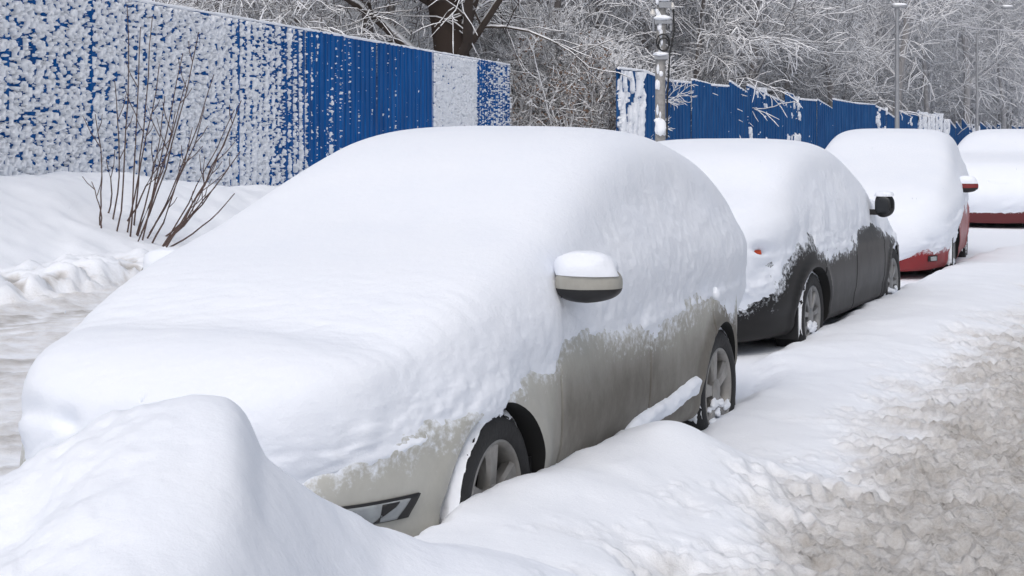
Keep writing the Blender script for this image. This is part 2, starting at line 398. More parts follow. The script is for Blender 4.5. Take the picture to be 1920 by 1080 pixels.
    for sg in (1,-1):
        far_=sg!=p['vis']
        me_=empty('side_mirror',(mx_,sg*(p['W']+mo-(.0 if far_ else 0)),mz-(.05 if far_ else 0)),0); me_.parent=root; me_.scale=msc
        hb_=MB(); hb_.blob((0,0,0),(.085,.125,.078),seed=4,n=20,amp=0,e=.72)
        for i,v in enumerate(hb_.v):
            hb_.v[i]=(v[0]*(1-.25*max(0,sg*v[1]/.125)),v[1],v[2]*(1-.18*max(0,sg*v[1]/.125)))
        mi=[]
        for f in hb_.f:
            zc=sum(hb_.v[i][2] for i in f)/len(f); mi.append(1 if zc<-.016 else 0)
        mf=p.get('mfrost',1)
        o=mkobj('mirror_housing',hb_.v,hb_.f,[PM,BLACK],me_,mi=mi); setattr_f(o.data,'dirt',[.45*mf]*len(hb_.v)); setattr_f(o.data,'frost',[max(0,.25+v[2]*3)*mf for v in hb_.v])
        st=MB(); st.box((.02,-sg*.12,-.045),(.06,.18,.035)); st.obj('mirror_arm',BLACK,me_)
        gl=MB(); gl.blob((.075,0,0),(.014,.098,.056),n=10,amp=0,e=.7); gl.obj('mirror_glass',MGLASS,me_)
        sc=MB(); sc.blob((0,-sg*.01,.044 if mf else .062),(.088,.124,p.get('mcap',.080) if mf else .03),seed=7,n=18,amp=.14,e=.85,zflat=-.15 if not far_ else -1.2)
        sc.obj('snow',SNOWCAR,me_)
    return root,(S,)
def patch(p,root,name,mat,sa,sb,za,zb,side,off=.006,ns_=24,nz_=8,slant=0,skew=0,lab=None):
    S,s,t,z,w=loft(p,.045)
    V=[]
    n=normals(s,t,z); n*=np.sign(n[...,2].mean())
    col=slice(6,int(s.shape[1]*.75))
    def at_(k,zv):
        zz_=z[k,col]; return np.interp(zv,zz_,s[k,col]),np.interp(zv,zz_,t[k,col]),np.array([np.interp(zv,zz_,n[k,col,c]) for c in range(3)])
    for i in range(ns_):
        f=i/(ns_-1)
        for j,zz in enumerate(np.linspace(0,1,nz_)):
            zv=za+(zb-za)*zz+slant*(f-.5)
            a=sa+(sb-sa)*f+skew*(zz-.5)*f
            fi=min(max(a,0),len(S)-1.001); i0=int(fi); fr=fi-i0
            A=at_(i0,zv);B=at_(i0+1,zv)
            sv=A[0]*(1-fr)+B[0]*fr; tv=A[1]*(1-fr)+B[1]*fr; nn=A[2]*(1-fr)+B[2]*fr
            V.append((sv+nn[0]*off,side*(tv+nn[1]*off),zv))
    o=mkobj(name,V,gridfaces(ns_,nz_).tolist(),mat,root)
    if lab:o['label']=lab
    md=o.modifiers.new('t','SOLIDIFY'); md.thickness=.012; md.offset=0
    return o
ang=24.5
U=np.array([math.sin(math.radians(ang)),math.cos(math.radians(ang))]); R_=np.array([U[1],-U[0]])
def base(**k):
    p=dict(p=4.2,W=.90,front=-.88,rear=3.60,wb=2.65,doors=[.50,1.50,2.45],doortop=.93,mirror=(.74,1.01),vis=-1,side=.055,top=.19,rag=(.10,.10))
    p.update(k); return p
c1=base(zt=([-.9,-.84,-.7,-.3,.2,.62,1.35,1.75,2.3,2.8,3.25,3.45,3.6],[.60,.70,.76,.83,.89,.95,1.38,1.45,1.44,1.36,1.16,1.04,.92]),
        szt=([-1.0,-.9,-.8,-.6,-.3,0,.3,.6,.9,1.2,1.5,1.85,2.3,2.8,3.25,3.45,3.6],[.60,.64,.70,.775,.855,.925,1.00,1.09,1.205,1.325,1.42,1.465,1.445,1.34,1.14,1.02,.92]),
        zb=([-.9,-.7,-.3,.3,.7,1.5,2.5,3.2,3.6],[.56,.66,.73,.81,.88,.93,.96,.94,.84]),
        edge=lambda s,t,z: .60+.10*ss(-.8,-.3,s)-.12*ss(.75,.45,np.abs(t))*ss(-.4,-.7,s)+.11*ss(.42,.62,s)-.10*ss(2.2,2.9,s)-.25*ss(3.2,3.6,s),
        dirt=lambda s,z: np.clip(.08+.90*ss(.90,.50,z)*ss(.25,.6,s)*(1-.15*ss(1.4,2.0,s))+.25*ss(.5,.25,z)+.5*ss(.52,.40,np.hypot(s-2.65,z-.31))+.15*ss(.5,.4,np.hypot(s,z-.31)),0,.97),
        nose=.08,dents=[(-.82,.50,.62,(.12,.11,.022),.045),(-.85,.30,.61,(.09,.05,.022),.045)],top=.20,rag=(.20,.13),
        mirror=(.56,1.05),mout=.085,msc=(1.05,1.05,.98))
CHAMP=paint('champagne_paint',(.52,.515,.47),metal=.2,rough=.38)
loc1=np.array([-.03,5.77])-.88*R_
car1,_=build_car(c1,(loc1[0],loc1[1],0),math.radians(90-ang),'champagne grey liftback car buried under thick snow, grimy doors','car',CHAMP)
patch(c1,car1,'headlight',BLACK,18,28.0,.362,.436,-1,off=.004,skew=1.4)
patch(c1,car1,'headlight_lens',GLASS,18.5,26.2,.366,.428,-1,off=.010,skew=1.6)
patch(c1,car1,'headlight_trim',BLACK,24.2,24.6,.368,.426,-1,off=.013,skew=1.5,ns_=4)
mb=MB()
Lr=np.linspace(1.15,2.24,110); Ar=np.linspace(-.3,math.pi,16)
LL,AA=np.meshgrid(Lr,Ar,indexing='ij'); env=ss(1.15,1.35,LL)*ss(2.24,2.16,LL)
rr=env*(.024+.030*fbm(LL*9,AA*1.2,4,k=1))+.001
zc=.35+.06*ss(1.1,2.2,LL)+.03*(fbm(LL*3,0*LL,2,k=2)-.5)
V=np.stack([LL,-(.882+rr*np.sin(AA)*1.0),zc+1.1*rr*np.cos(AA)],-1).reshape(-1,3); mb.add(V,gridfaces(110,16).tolist()); mb.obj('sill_snow',SNOWCAR,car1)
hd=MB(); hd.blob((2.32,-.945,.84),(.030,.018,.032),seed=2,n=10,amp=.3); hd.obj('door_handle_snow',SNOWCAR,car1)
c2=base(zt=([-.9,-.84,-.7,-.3,.2,.62,1.30,1.70,2.2,2.75,3.15,3.45,3.65],[.60,.68,.74,.81,.87,.93,1.33,1.39,1.38,1.28,1.05,.98,.90]),
        zb=([-.9,-.7,-.3,.3,.7,1.5,2.5,3.2,3.6],[.56,.66,.73,.81,.87,.90,.93,.92,.84]),rear=3.65,ssig=.12,
        edge=lambda s,t,z: .74+.10*ss(.2,.5,s)-.20*ss(2.9,3.3,s)-.12*ss(3.3,3.6,s),
        dirt=lambda s,z: np.clip(.0+.30*ss(.6,.25,z),0,1),vis=1,rag=(.42,.20),top=.18,spokes=9,sw=.5,mirror=(.80,1.02),frostk=2.2,msc=(.8,.62,1.25),mfrost=0,
        dents=[(3.44,.70,.815,(.07,.07,.022),.11)])
DARK=paint('near_black_paint',(.009,.009,.010),dirtc=(.040,.038,.036),metal=.0,rough=.38,spec=.22)
a2=25.2; R2=np.array([math.cos(math.radians(a2)),-math.sin(math.radians(a2))])
l2=np.array([3.27,13.80])-.88*R2
car2,_=build_car(c2,(l2[0],l2[1],0),math.radians(90-a2+180),'near-black sedan with snow-caked roof and boot, parked facing away','car',DARK,RIMD)
n2=len(loft(c2,.045)[0])
patch(c2,car2,'tail_light',ORANGE,n2-24.5,n2-22,.802,.830,1,off=.026,skew=0)
c3=base(zt=([-.9,-.84,-.7,-.3,.1,.5,1.25,1.6,2.3,2.8,3.1,3.3],[.60,.72,.79,.88,.95,1.03,1.42,1.46,1.44,1.36,1.1,.9]),
        szt=([-1.0,-.9,-.8,-.6,-.3,0,.3,.6,.9,1.2,1.6,2.3,2.8,3.1,3.3],[.62,.67,.74,.83,.93,1.02,1.11,1.21,1.32,1.41,1.46,1.44,1.36,1.1,.9]),
        zb=([-.9,-.7,-.3,.3,.7,1.5,2.5,3.1],[.58,.68,.77,.87,.93,.96,.98,.9]),rear=3.35,wb=2.5,doors=[.5,1.45,2.3],W=.82,
        edge=lambda s,t,z: .26+.16*ss(.25,.72,-t)+.14*ss(-.7,-.2,s)+.24*ss(.3,.6,s)-.5*ss(3.0,3.3,s),
        dirt=lambda s,z: np.clip(.08+.3*ss(.5,.25,z),0,1),rag=(.26,.22),top=.18,mfrost=1,msc=(.9,.9,.9),nose=.05)
REDP=paint('red_paint',(.30,.008,.015),dirtc=(.10,.045,.04),metal=.1,rough=.35)
a3=18.5; R3=np.array([math.cos(math.radians(a3)),-math.sin(math.radians(a3))])
l3=np.array([4.62,16.85])-.80*R3
car3,_=build_car(c3,(l3[0],l3[1],0),math.radians(90-a3),'red hatchback with snow over bonnet, roof and windows','car',REDP,RIMD)
patch(c3,car3,'fog_lamp_surround',BLACK,21.0,24,.305,.36,-1,off=.008)
patch(c3,car3,'fog_lamp',GLASS,21.6,23.4,.312,.352,-1,off=.020)
c4=base(zt=([-.9,-.84,-.7,-.3,.1,.5,1.1,1.5,2.3,2.8,3.1,3.3],[.62,.78,.88,.96,1.0,1.04,1.34,1.42,1.42,1.36,1.16,.95]),
        zb=([-.9,-.7,-.3,.3,.7,1.5,2.5,3.1],[.60,.78,.87,.92,.94,.96,.98,.90]),rear=3.35,wb=2.5,doors=[.5,1.45,2.3],fill=.15,ssig=.12,
        edge=lambda s,t,z: .36+.3*ss(.3,.6,s)-.3*ss(3.0,3.3,s),
        dirt=lambda s,z: np.clip(.1+.2*ss(.6,.25,z),0,1),rag=(.12,.12),top=.20,nose=.08)
MAR=paint('maroon_paint',(.12,.006,.010),dirtc=(.07,.03,.028),metal=.1,rough=.3)
car4,_=build_car(c4,(7.56,25.2,0),math.radians(90-25),'maroon compact car almost fully hidden by snow','car',MAR,RIMD)
# ---------------------------------------------------------------- ground
def ground_h(x,y):
    dx=x+.03; dy=y-5.77
    s=dx*U[0]+dy*U[1]; t=dx*R_[0]+dy*R_[1]
    sh=.34*ss(3.8,5.2,s)*ss(16,13,s)
    n1=fbm(s*1.1,t*1.3,3,k=0)-.5; n2=fbm(s*4.5,t*4.5,4,k=1)-.5; n3=fbm(s*2.2,t*2.6,3,k=4)-.5
    bank=.345-.165*ss(1.0,2.0,s)+.06*ss(5,7,s)+(.08-.04*ss(1,2,s))*n1+.040*n3+.008*n2
    bank=bank*(1-.40*ss(.20,1.0,t))
    bank+=.08*np.exp(-((s-1.15)/.28)**2-((t-.22)/.22)**2)-.07*np.exp(-((s-1.9)/.45)**2-((t-.08)/.3)**2)+.05*np.exp(-((s-.10)/.32)**2-((t-.06)/.2)**2)
    under=.12+.20*ss(-.7,-1.1,s)
    z=under+(bank-under)*ss(-.22,.02,t+sh+.12*n2)
    pe=.78+.50*(fbm(s*.9,3.3+0*s,3,k=3)-.5)+.6*n2+.3*n3
    pf=ss(pe-.30,pe+.35,t); pd=ss(pe-.40,pe+.50,t)
    c1_=fbm(s*3.2,t*3.2,4,k=2,g=.6)
    f8=fbm(s*8,t*8,4,k=4,g=.65); f18=fbm(s*20,t*20,4,k=3,g=.68); f5=fbm(s*5.5,t*5.5,3,k=1); f30=fbm(s*17+7,t*17,2,k=5)
    path=.140+.035*(c1_-.5)+.042*(f8-.5)+.066*(f18-.5)-.024*ss(.54,.64,f5)+.026*ss(.59,.66,f30)-.02*np.exp(-((t-1.75)/.22)**2)
    z=z*(1-pf)+path*pf
    z=z+(1-pf)*ss(pe-.50,pe-.1,t)*(.010*ss(.52,.66,f8)+.012*(f18-.5)+.016*ss(.66,.74,f30))
    far=ss(6.5,8,t); z=z*(1-far)+(.35+.1*n1)*far
    lf=ss(-1.75,-2.5,t); road=.045+.03*n2+.02*n1+.022*(f8-.5)+.02*(f18-.5)
    trk=np.exp(-((t+6.9)/.35)**2)+np.exp(-((t+5.2)/.35)**2)*.6+np.exp(-((t+3.2)/.3)**2)*.5
    road=road-.03*trk+.02*np.exp(-((t+6.1)/.25)**2)*f5+.035*np.exp(-((t+7.5)/.2)**2)
    z=z*(1-lf)+road*lf
    be=-7.75+.5*(fbm(s*.8,1.1+0*s,3,k=5)-.5)+.35*n2
    bf=ss(be+.12,be-.28,t)
    lump=(fbm(s*5,t*5,4,k=3,g=.6)-.5)*ss(-9.6,-8.3,t)
    bankl=.22+.10*n1+.24*lump+ss(-9.0,-11.4,t)*(.78*ss(24,8,s)+.10)+.20*(fbm(s*.7,t*.7,3,k=2)-.5)+.08*n3+.14*np.exp(-((t+9.7)/.6)**2-((s-9.3)/1.5)**2)
    bankl=bankl-.28*np.exp(-((x+4.95)/.7)**2-((y-25.2)/1.3)**2)
    z=z*(1-bf)+bankl*bf
    z=z+ss(-22,-60,t)*1.5
    dirt=np.clip(pd*(1-far)*(.95+.5*(c1_-.5)) + lf*(1-bf)*(.36+1.0*(f8-.5)+.5*n2)+.6*bf*ss(-9.0,-8.2,t)*ss(.0,-.15,lump),0,1)
    wet=np.clip(lf*(1-bf)*trk*(.38+1.4*(f8-.5)+1.2*n2)+.8*bf*ss(-8.9,-8.3,t)*ss(-.05,-.2,lump)+.22*pf*(1-far)*ss(.58,.68,f5)*ss(.45,.6,f18),0,1)
    return z,dirt,wet
def spaced(c0,c1,fine,lo,hi,gl,gr):
    a=list(np.arange(c0,c1,fine)); d=fine; x=c0; L=[]
    while x>lo: d*=gl; x-=d; L.append(x)
    L=L[::-1]; d=fine; x=a[-1]; H=[]
    while x<hi: d*=gr; x+=d; H.append(x)
    return np.array(L+a+H)
xs=spaced(-.8,3.4,.013,-400,400,1.0105,1.03)
ys=[-30,-20,-10,-5,-2,0,1,2,2.6]; y=3.0; d=.016
while y<900:
    ys.append(y); d=max(.012,y*.0027) if y<40 else d*1.04; y+=d
ys=np.array(ys)
X,Y=np.meshgrid(xs,ys,indexing='ij'); Zg,Dg,Wg=ground_h(X,Y)
V=np.stack([X,Y,Zg],-1).reshape(-1,3); f=gridfaces(len(xs),len(ys))[:,::-1]
g=mkobj('ground',V,f,GM); g['kind']='structure'
setattr_f(g.data,'dirt',Dg.ravel()); setattr_f(g.data,'wet',Wg.ravel())
# ---------------------------------------------------------------- snow pile in front
xs=np.arange(-3.4,1.0,.013); ys=np.arange(2.2,5.4,.013); X,Y=np.meshgrid(xs,ys,indexing='ij')
kx=[-3.2,-2.2,-1.36,-1.18,-1.0,-.88,-.80,-.755,-.725,-.70,-.682,-.668,-.655,-.63,-.58,-.45,-.34,-.15,.1,.5]
kz=[.45,.60,.75,.85,.912,.940,.945,.938,.918,.882,.84,.80,.775,.752,.70,.56,.47,.38,.33,.15]
Xw=X+.05*(fbm(Y*3.2,X*1.3,3,k=1)-.5)+.14*(Y-4.3)
brk=smooth1(kx,kz,Xw,.009); soft=smooth1(kx,kz,Xw,.15); fz=ss(.08,.70,4.32-Y)
zr=brk*(1-fz)+soft*fz
yr=4.32+.50*ss(-.70,-.3,X)-.12*ss(-.9,-1.6,X)
dy=Y-yr
Zp=zr-np.where(dy<0,.36*(np.sqrt(dy**2+.12**2)-.12),1.0*(np.sqrt(dy**2+.16**2)-.16))
crust=ss(-.75,-1.1,X)
Zp+=.04*(fbm(X*2,Y*2,3,k=2)-.5)+(.014+.05*crust)*(fbm(X*7,Y*5,5,k=1,g=.6)-.5)+.020*(fbm(X*22,Y*22,3,k=2)-.5)*crust
Zp-=.09*np.exp(-((X+1.22)/.11)**2-((Y-3.98)/.16)**2)
Gz,_,_=ground_h(X,Y)
k=.10; hh_=np.clip(.5+.5*(Zp-Gz)/k,0,1); Zs=Gz*(1-hh_)+Zp*hh_+k*hh_*(1-hh_)
Zs=Zs-.006*(1-ss(0,.15,hh_))
mask=(hh_>.02)
fc=gridfaces(len(xs),len(ys),False,mask)[:,::-1]
Vv,Ff,_=compact(np.stack([X,Y,Zs],-1).reshape(-1,3),fc)
mkobj('snow_pile',Vv,Ff,SNOW,label='smooth heap of shovelled snow before the car bumper',cat='snow pile')
# ---------------------------------------------------------------- fences
def bluemat(nm,ca,cb,cc):
    m,ns,ln,b=newmat(nm)
    geo=N(ns,'ShaderNodeNewGeometry'); mp=N(ns,'ShaderNodeMapping'); mp.inputs['Scale'].default_value=(3,3,.25)
    ln.new(geo.outputs['Position'],mp.inputs[0])
    nz=N(ns,'ShaderNodeTexNoise'); nz.inputs['Scale'].default_value=3; nz.inputs['Detail'].default_value=6; ln.new(mp.outputs[0],nz.inputs['Vector'])
    cr=N(ns,'ShaderNodeValToRGB'); e=cr.color_ramp.elements; e[0].position=.3; e[0].color=(*ca,1); e[1].position=.6; e[1].color=(*cb,1)
    x=cr.color_ramp.elements.new(.80); x.color=(*cc,1)
    ln.new(nz.outputs['Fac'],cr.inputs['Fac']); ln.new(cr.outputs['Color'],b.inputs['Base Color']); b.inputs['Roughness'].default_value=.6; b.inputs['Specular IOR Level'].default_value=.12
    return m
BLUE=bluemat('blue_fence_paint',(.000,.052,.20),(.000,.095,.33),(.03,.15,.42))
BLUE2=bluemat('hazed_blue_fence_paint',(.004,.050,.17),(.010,.085,.25),(.06,.16,.33))  # far fence: blue dulled by distance haze mixed into its colour
fd=np.array([.215,.9766]); fn=np.array([.9766,-.215]); A0=np.array([-6.32,20.0])
def panel(l0,l1,zt0,zt1,zb,A0,fd,fn,parent,tilt=0,pitch=.30,amp=.020,mat=None):
    n=max(2,int((l1-l0)/pitch)); ls=[];dp=[]
    for i in range(n):
        a=l0+(l1-l0)*i/n; w=(l1-l0)/n
        for q,dv in((0,0),(.30,0),(.42,1),(.80,1),(.92,0)): ls.append(a+q*w); dp.append(dv*amp)
    ls.append(l1); dp.append(0)
    V=[]
    for l,dv in zip(ls,dp):
        f=(l-l0)/(l1-l0); P=A0+fd*l+fn*dv
        for k in range(2):
            z=zb if k==0 else zt0+(zt1-zt0)*f
            V.append((P[0]+fn[0]*tilt*k,P[1]+fn[1]*tilt*k,z))
    F_=[(2*i,2*i+2,2*i+3,2*i+1) for i in range(len(ls)-1)]
    o=mkobj('fence_panel',V,F_,mat or BLUE,parent,smooth=False)
    md=o.modifiers.new('t','SOLIDIFY'); md.thickness=.004
    return o
fence1=empty('fence',(0,0,0),0,'tall blue corrugated metal fence plastered with wet snow','fence')
l=-5.0; k=0
while l<29.0:
    l1=min(l+2.3,29.1)
    panel(l,l1-.01,3.50+.02*math.sin(k*2.1),3.50+.02*math.sin(k*2.1+1),-.1,A0,fd,fn,fence1,tilt=.01*math.sin(k*3)); l=l1;k+=1
ls=np.concatenate([np.arange(-5,14.0,.017),np.arange(14.0,20,.03),np.arange(20,29.1,.025)]); zs=np.arange(.2,3.50,.015); Lg,Zz=np.meshgrid(ls,zs,indexing='ij')
cov=.58-.28*ss(6.8,10.2,Lg)-.50*ss(10.0,13.9,Lg)-.15*ss(13,15,Lg)
cov=cov+.15*ss(1.9,.9,Zz)*ss(11,8,Lg)
cov=cov-.9*np.exp(-((Lg-5.4)/.9)**2)*ss(.75,.55,Zz)
cov=np.where((Lg>20.35)&(Lg<24.7),.86,cov); cov=np.where(Lg>=24.7,-.02,cov)
rib=np.cos(Lg*2*math.pi/.2995)
nn=fbm(Lg*20,Zz*28,3,k=0,g=.42)
lowf=fbm(Lg*1.2,Zz*1.2,2,k=3)
mixr=ss(6.5,10.0,Lg)*np.where(Lg<20.3,1,0)
field=nn+ (.06+.11*mixr)*rib + .05*(lowf-.5)
vst=fbm(Lg*6,Zz*.35,3,k=2)
field=np.where((Lg>6.5),field*(1-.5*mixr)+(vst*.7+.3*fbm(Lg*14,Zz*16,2,k=1))*.5*mixr,field)
thr=.5-(cov-.5)*.34
dd=field-thr
for lx in (2.35,7.69): dd=dd-.35*np.exp(-((Lg-lx)/.04)**2)
hh=np.where(dd<0,-.05,np.clip(.024+.30*dd,0,.07))
hh=hh+(.008*(fbm(Lg*26,Zz*26,2,k=1)-.5))*(dd>0)
hh[:,-1]=-.02
P=np.stack([A0[0]+fd[0]*Lg+fn[0]*hh,A0[1]+fd[1]*Lg+fn[1]*hh,Zz],-1)
fc=gridfaces(len(ls),len(zs),False,dd>0); Vv,Ff,_=compact(P.reshape(-1,3),fc)
mkobj('stuck_snow',Vv,Ff,SNOWCL,fence1)
sb=MB(); pts=[];rr=[]
for i in range(160):
    l=-5+34*i/159; Pq=A0+fd*l; pts.append((Pq[0]+.01,Pq[1],3.51)); rr.append(.016+.020*random.random())
sb.tube(pts,rr,n=6); sb.obj('snow_lip',SNOWCL,fence1)
fence2=empty('fence',(0,0,0),0,'run of leaning blue corrugated panels with uneven tops, snow on edges','fence')
ctrl=[(1157,50,128),(1205,52,133),(1258,54.5,152),(1330,58,158),(1400,62,163),(1470,66,178),(1500,68,190),(1560,72.5,197),(1640,80,206),(1720,88.5,213),(1780,97,222),(1825,105,232),(1870,115,240),(1920,128,243)]
pts2=[unp(c[0],c[2],c[1]) for c in ctrl]
sn2=MB()
for i in range(len(ctrl)-1):
    a=np.array(pts2[i]); b_=np.array(pts2[i+1]); nseg=1 if i<1 else (2 if i<8 else 4)
    for q in range(nseg):
        A=a+(b_-a)*q/nseg; B=a+(b_-a)*(q+1)/nseg
        d=(B-A)[:2]; Ln=np.linalg.norm(d); d/=Ln; nrm=np.array([d[1],-d[0]])
        jit=random.uniform(-.16,.30) if i>1 else 0; j2=random.uniform(-.40,.06) if i>1 else 0
        if i==1 or (i==2 and q==0): jit=j2=0
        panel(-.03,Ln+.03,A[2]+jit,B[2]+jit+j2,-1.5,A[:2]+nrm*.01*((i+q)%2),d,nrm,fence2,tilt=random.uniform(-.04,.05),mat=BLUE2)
        sn2.tube([(A[0]+nrm[0]*.04,A[1]+nrm[1]*.04,A[2]+jit+.01),(B[0],B[1],B[2]+jit+j2+.01)],.045,n=6)
        if i in (0,) or random.random()<.3 or i in (9,):
            L2=np.arange(0,Ln,.04); Z2=np.arange(.2,A[2]+jit-.03,.04); a1,a2_=np.meshgrid(L2,Z2,indexing='ij')
            fl=fbm(a1*5+i*7,a2_*2.0,4,k=i%4,g=.6); th=.44 if i in(0,9) else random.uniform(.62,.70)
            h2=np.where(fl>th,.07+.2*(fl-th),-.05)
            Pp=np.stack([A[0]+d[0]*a1+nrm[0]*h2,A[1]+d[1]*a1+nrm[1]*h2,a2_],-1).reshape(-1,3)
            fcc=gridfaces(len(L2),len(Z2),False,fl>th)
            if len(fcc): v_,f_,_=compact(Pp,fcc); sn2.add(v_,f_)
sn2.obj('stuck_snow',SNOWCL,fence2)
# ---------------------------------------------------------------- trees
def barkmat(name,bark=(.11,.09,.078),thr=(-.60,-.06),h0=38,h1=115,hz=.80):
    m,ns,ln,b=newmat(name)
    geo=N(ns,'ShaderNodeNewGeometry'); sx=N(ns,'ShaderNodeSeparateXYZ'); ln.new(geo.outputs['Normal'],sx.inputs[0])
    nz=N(ns,'ShaderNodeTexNoise'); nz.inputs['Scale'].default_value=4; ln.new(geo.outputs['Position'],nz.inputs['Vector'])
    ad=N(ns,'ShaderNodeMath',operation='MULTIPLY_ADD'); ad.inputs[1].default_value=1.2; ln.new(nz.outputs['Fac'],ad.inputs[0]); 
    sb_=N(ns,'ShaderNodeMath',operation='ADD'); sb_.inputs[1].default_value=-.6; ln.new(sx.outputs[2],sb_.inputs[0]); ln.new(sb_.outputs[0],ad.inputs[2])
    mr=N(ns,'ShaderNodeMapRange'); mr.inputs[1].default_value=thr[0]; mr.inputs[2].default_value=thr[1]; ln.new(ad.outputs[0],mr.inputs[0])
    mx=N(ns,'ShaderNodeMix',data_type='RGBA'); mx.inputs[6].default_value=(*bark,1); mx.inputs[7].default_value=(.90,.91,.935,1); ln.new(mr.outputs[0],mx.inputs[0])
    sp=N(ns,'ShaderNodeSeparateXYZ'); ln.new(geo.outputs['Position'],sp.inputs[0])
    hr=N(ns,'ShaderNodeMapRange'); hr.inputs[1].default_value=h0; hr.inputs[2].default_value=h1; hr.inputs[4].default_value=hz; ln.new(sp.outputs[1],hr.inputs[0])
    m2=N(ns,'ShaderNodeMix',data_type='RGBA'); m2.inputs[7].default_value=(.65,.66,.69,1); ln.new(hr.outputs[0],m2.inputs[0]); ln.new(mx.outputs[2],m2.inputs[6])  # aerial haze painted into the colour: paler grey with growing world y
    ln.new(m2.outputs[2],b.inputs['Base Color']); b.inputs['Roughness'].default_value=.9; b.inputs['Specular IOR Level'].default_value=.1
    return m
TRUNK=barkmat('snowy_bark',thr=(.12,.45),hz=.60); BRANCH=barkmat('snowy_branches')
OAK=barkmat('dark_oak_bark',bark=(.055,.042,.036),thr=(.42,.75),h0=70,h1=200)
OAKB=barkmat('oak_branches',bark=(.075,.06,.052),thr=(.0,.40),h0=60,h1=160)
def segs_mesh(segs):
    P0=np.array([s_[0] for s_ in segs]);P1=np.array([s_[1] for s_ in segs]);r0=np.array([s_[2] for s_ in segs]);r1=np.array([s_[3] for s_ in segs])
    d=P1-P0; d/=np.maximum(np.linalg.norm(d,axis=1,keepdims=True),1e-6)
    upv=np.where(np.abs(d[:,2:3])>.95,np.array([[1.,0,0]]),np.array([[0,0,1.]]))
    a=np.cross(d,upv); a/=np.maximum(np.linalg.norm(a,axis=1,keepdims=True),1e-6); b_=np.cross(a,d)
    vs=[]
    for (P,r) in((P0,r0),(P1,r1)):
        vs+= [P+a*r[:,None], P+b_*(r*1.3)[:,None], P-a*r[:,None], P-b_*(r*.7)[:,None]]
    V=np.stack(vs,1).reshape(-1,3); n=len(segs); o=np.arange(n)[:,None]*8
    q=np.array([[0,1,5,4],[1,2,6,5],[2,3,7,6],[3,0,4,7]])
    F_=(o[:,None,:]+q[None]).reshape(-1,4); return V,F_
def gen_tree(seed,H,levels,nb,r0,spread=1.0,droop=.0,stems=1,minr=.02,lowest=.18):
    rd=random.Random(seed); trunk=[];br=[]
    def grow(p,d,L,r,lev):
        n=5 if lev>0 else 9
        if lev>=levels: n=3
        pts=[p]; q=p.copy(); dd=d.copy(); wob=.10 if lev==0 else (.24 if lev<levels else .32)
        for i in range(n):
            dd=(dd+Vector((rd.uniform(-1,1),rd.uniform(-1,1),rd.uniform(-.8,1)))*wob+Vector((0,0,(.06 if lev<2 else -droop)))).normalized()
            q=q+dd*L/n; pts.append(q.copy())
        for i in range(n):
            ra=r*(1-.75*i/n); rb=r*(1-.75*(i+1)/n)
            (trunk if lev==0 else br).append((tuple(pts[i]),tuple(pts[i+1]),max(ra,minr),max(rb,minr*(.8 if i<n-1 else .45))))
        if lev<levels:
            k=nb[lev]
            for j in range(k):
                f=rd.uniform(lowest if lev==0 else .12,1.0); fi=f*n; i=min(int(fi),n-1); pp=pts[i].lerp(pts[i+1],fi-i)
                ax=pts[i+1]-pts[i]; ax.normalize()
                pe=ax.orthogonal().normalized(); pe.rotate(Matrix.Rotation(rd.uniform(0,6.283),3,ax))
                an=rd.uniform(.6,1.15)*spread
                nd=(ax*math.cos(an)+pe*math.sin(an)).normalized()
                if lev==0 and nd.z<-.1: nd.z*=-.5
                LL=L*(rd.uniform(.32,.55))*(1.15-.55*f if lev==0 else 1.1-.4*f)
                grow(pp,nd,LL,max(r*(1-.75*f)*rd.uniform(.3,.45),minr),lev+1)
    for k in range(stems):
        a=rd.uniform(0,6.28); tl=0 if stems==1 else rd.uniform(.1,.45)
        grow(Vector((math.cos(a)*.15*(stems>1),math.sin(a)*.15*(stems>1),-.6)),Vector((math.cos(a)*tl,math.sin(a)*tl,1)).normalized(),H*rd.uniform(.85,1.1),r0,0)
    return trunk,br
def proto(tm,cm,*a,**k):
    tr,br=gen_tree(*a,**k); res=[]
    for nm,sg_,mt in(('trunk',tr,tm),('crown',br,cm)):
        if nm=='trunk':
            mb=MB()
            for s_ in sg_: mb.tube([s_[0],s_[1]],[s_[2],s_[3]],n=11,caps=False)
            me=bpy.data.meshes.new(nm); me.from_pydata(mb.v,[],mb.f); me.polygons.foreach_set('use_smooth',[True]*len(me.polygons))
        else:
            V,F_=segs_mesh(sg_); me=bpy.data.meshes.new(nm); fast(me,V,F_)
        me.materials.append(mt); res.append(me)
    return res
TR=[proto(TRUNK,BRANCH,11,13,3,(24,12,8),.20,.95,.10,minr=.025),proto(TRUNK,BRANCH,12,15,3,(26,11,8),.23,.9,.08,minr=.025),proto(TRUNK,BRANCH,13,11,3,(22,12,8),.16,1.05,.16,minr=.023),
    proto(TRUNK,BRANCH,14,16,3,(28,11,7),.20,.8,.05,minr=.025)]
SH=[proto(TRUNK,BRANCH,21,4.5,3,(11,9,5),.04,.9,.10,stems=7,minr=.016),proto(TRUNK,BRANCH,22,5.5,3,(11,9,5),.045,.8,.06,stems=7,minr=.016)]
def place(kind,me2,x,y,z,sc,rz,label,cat,group=None):
    e=empty(kind,(x,y,z),rz,label,cat,group); e.scale=(sc,sc,sc)
    for nm,me in zip(('trunk' if kind.endswith('tree') else 'stems','crown' if kind.endswith('tree') else 'twigs'),me2):
        o=bpy.data.objects.new(nm,me); COL.objects.link(o); o.parent=e
    return e
rd=random.Random(77)
def lat(px,D): return (px-960)/F*D
BT=proto(OAK,OAKB,31,19,3,(22,11,9),.70,.9,.12,minr=.022,lowest=.12)
place('oak_tree',BT,lat(866,51),51,0,1.0,.4,'thick dark-barked tree with snow on its boughs, behind the fence','tree')
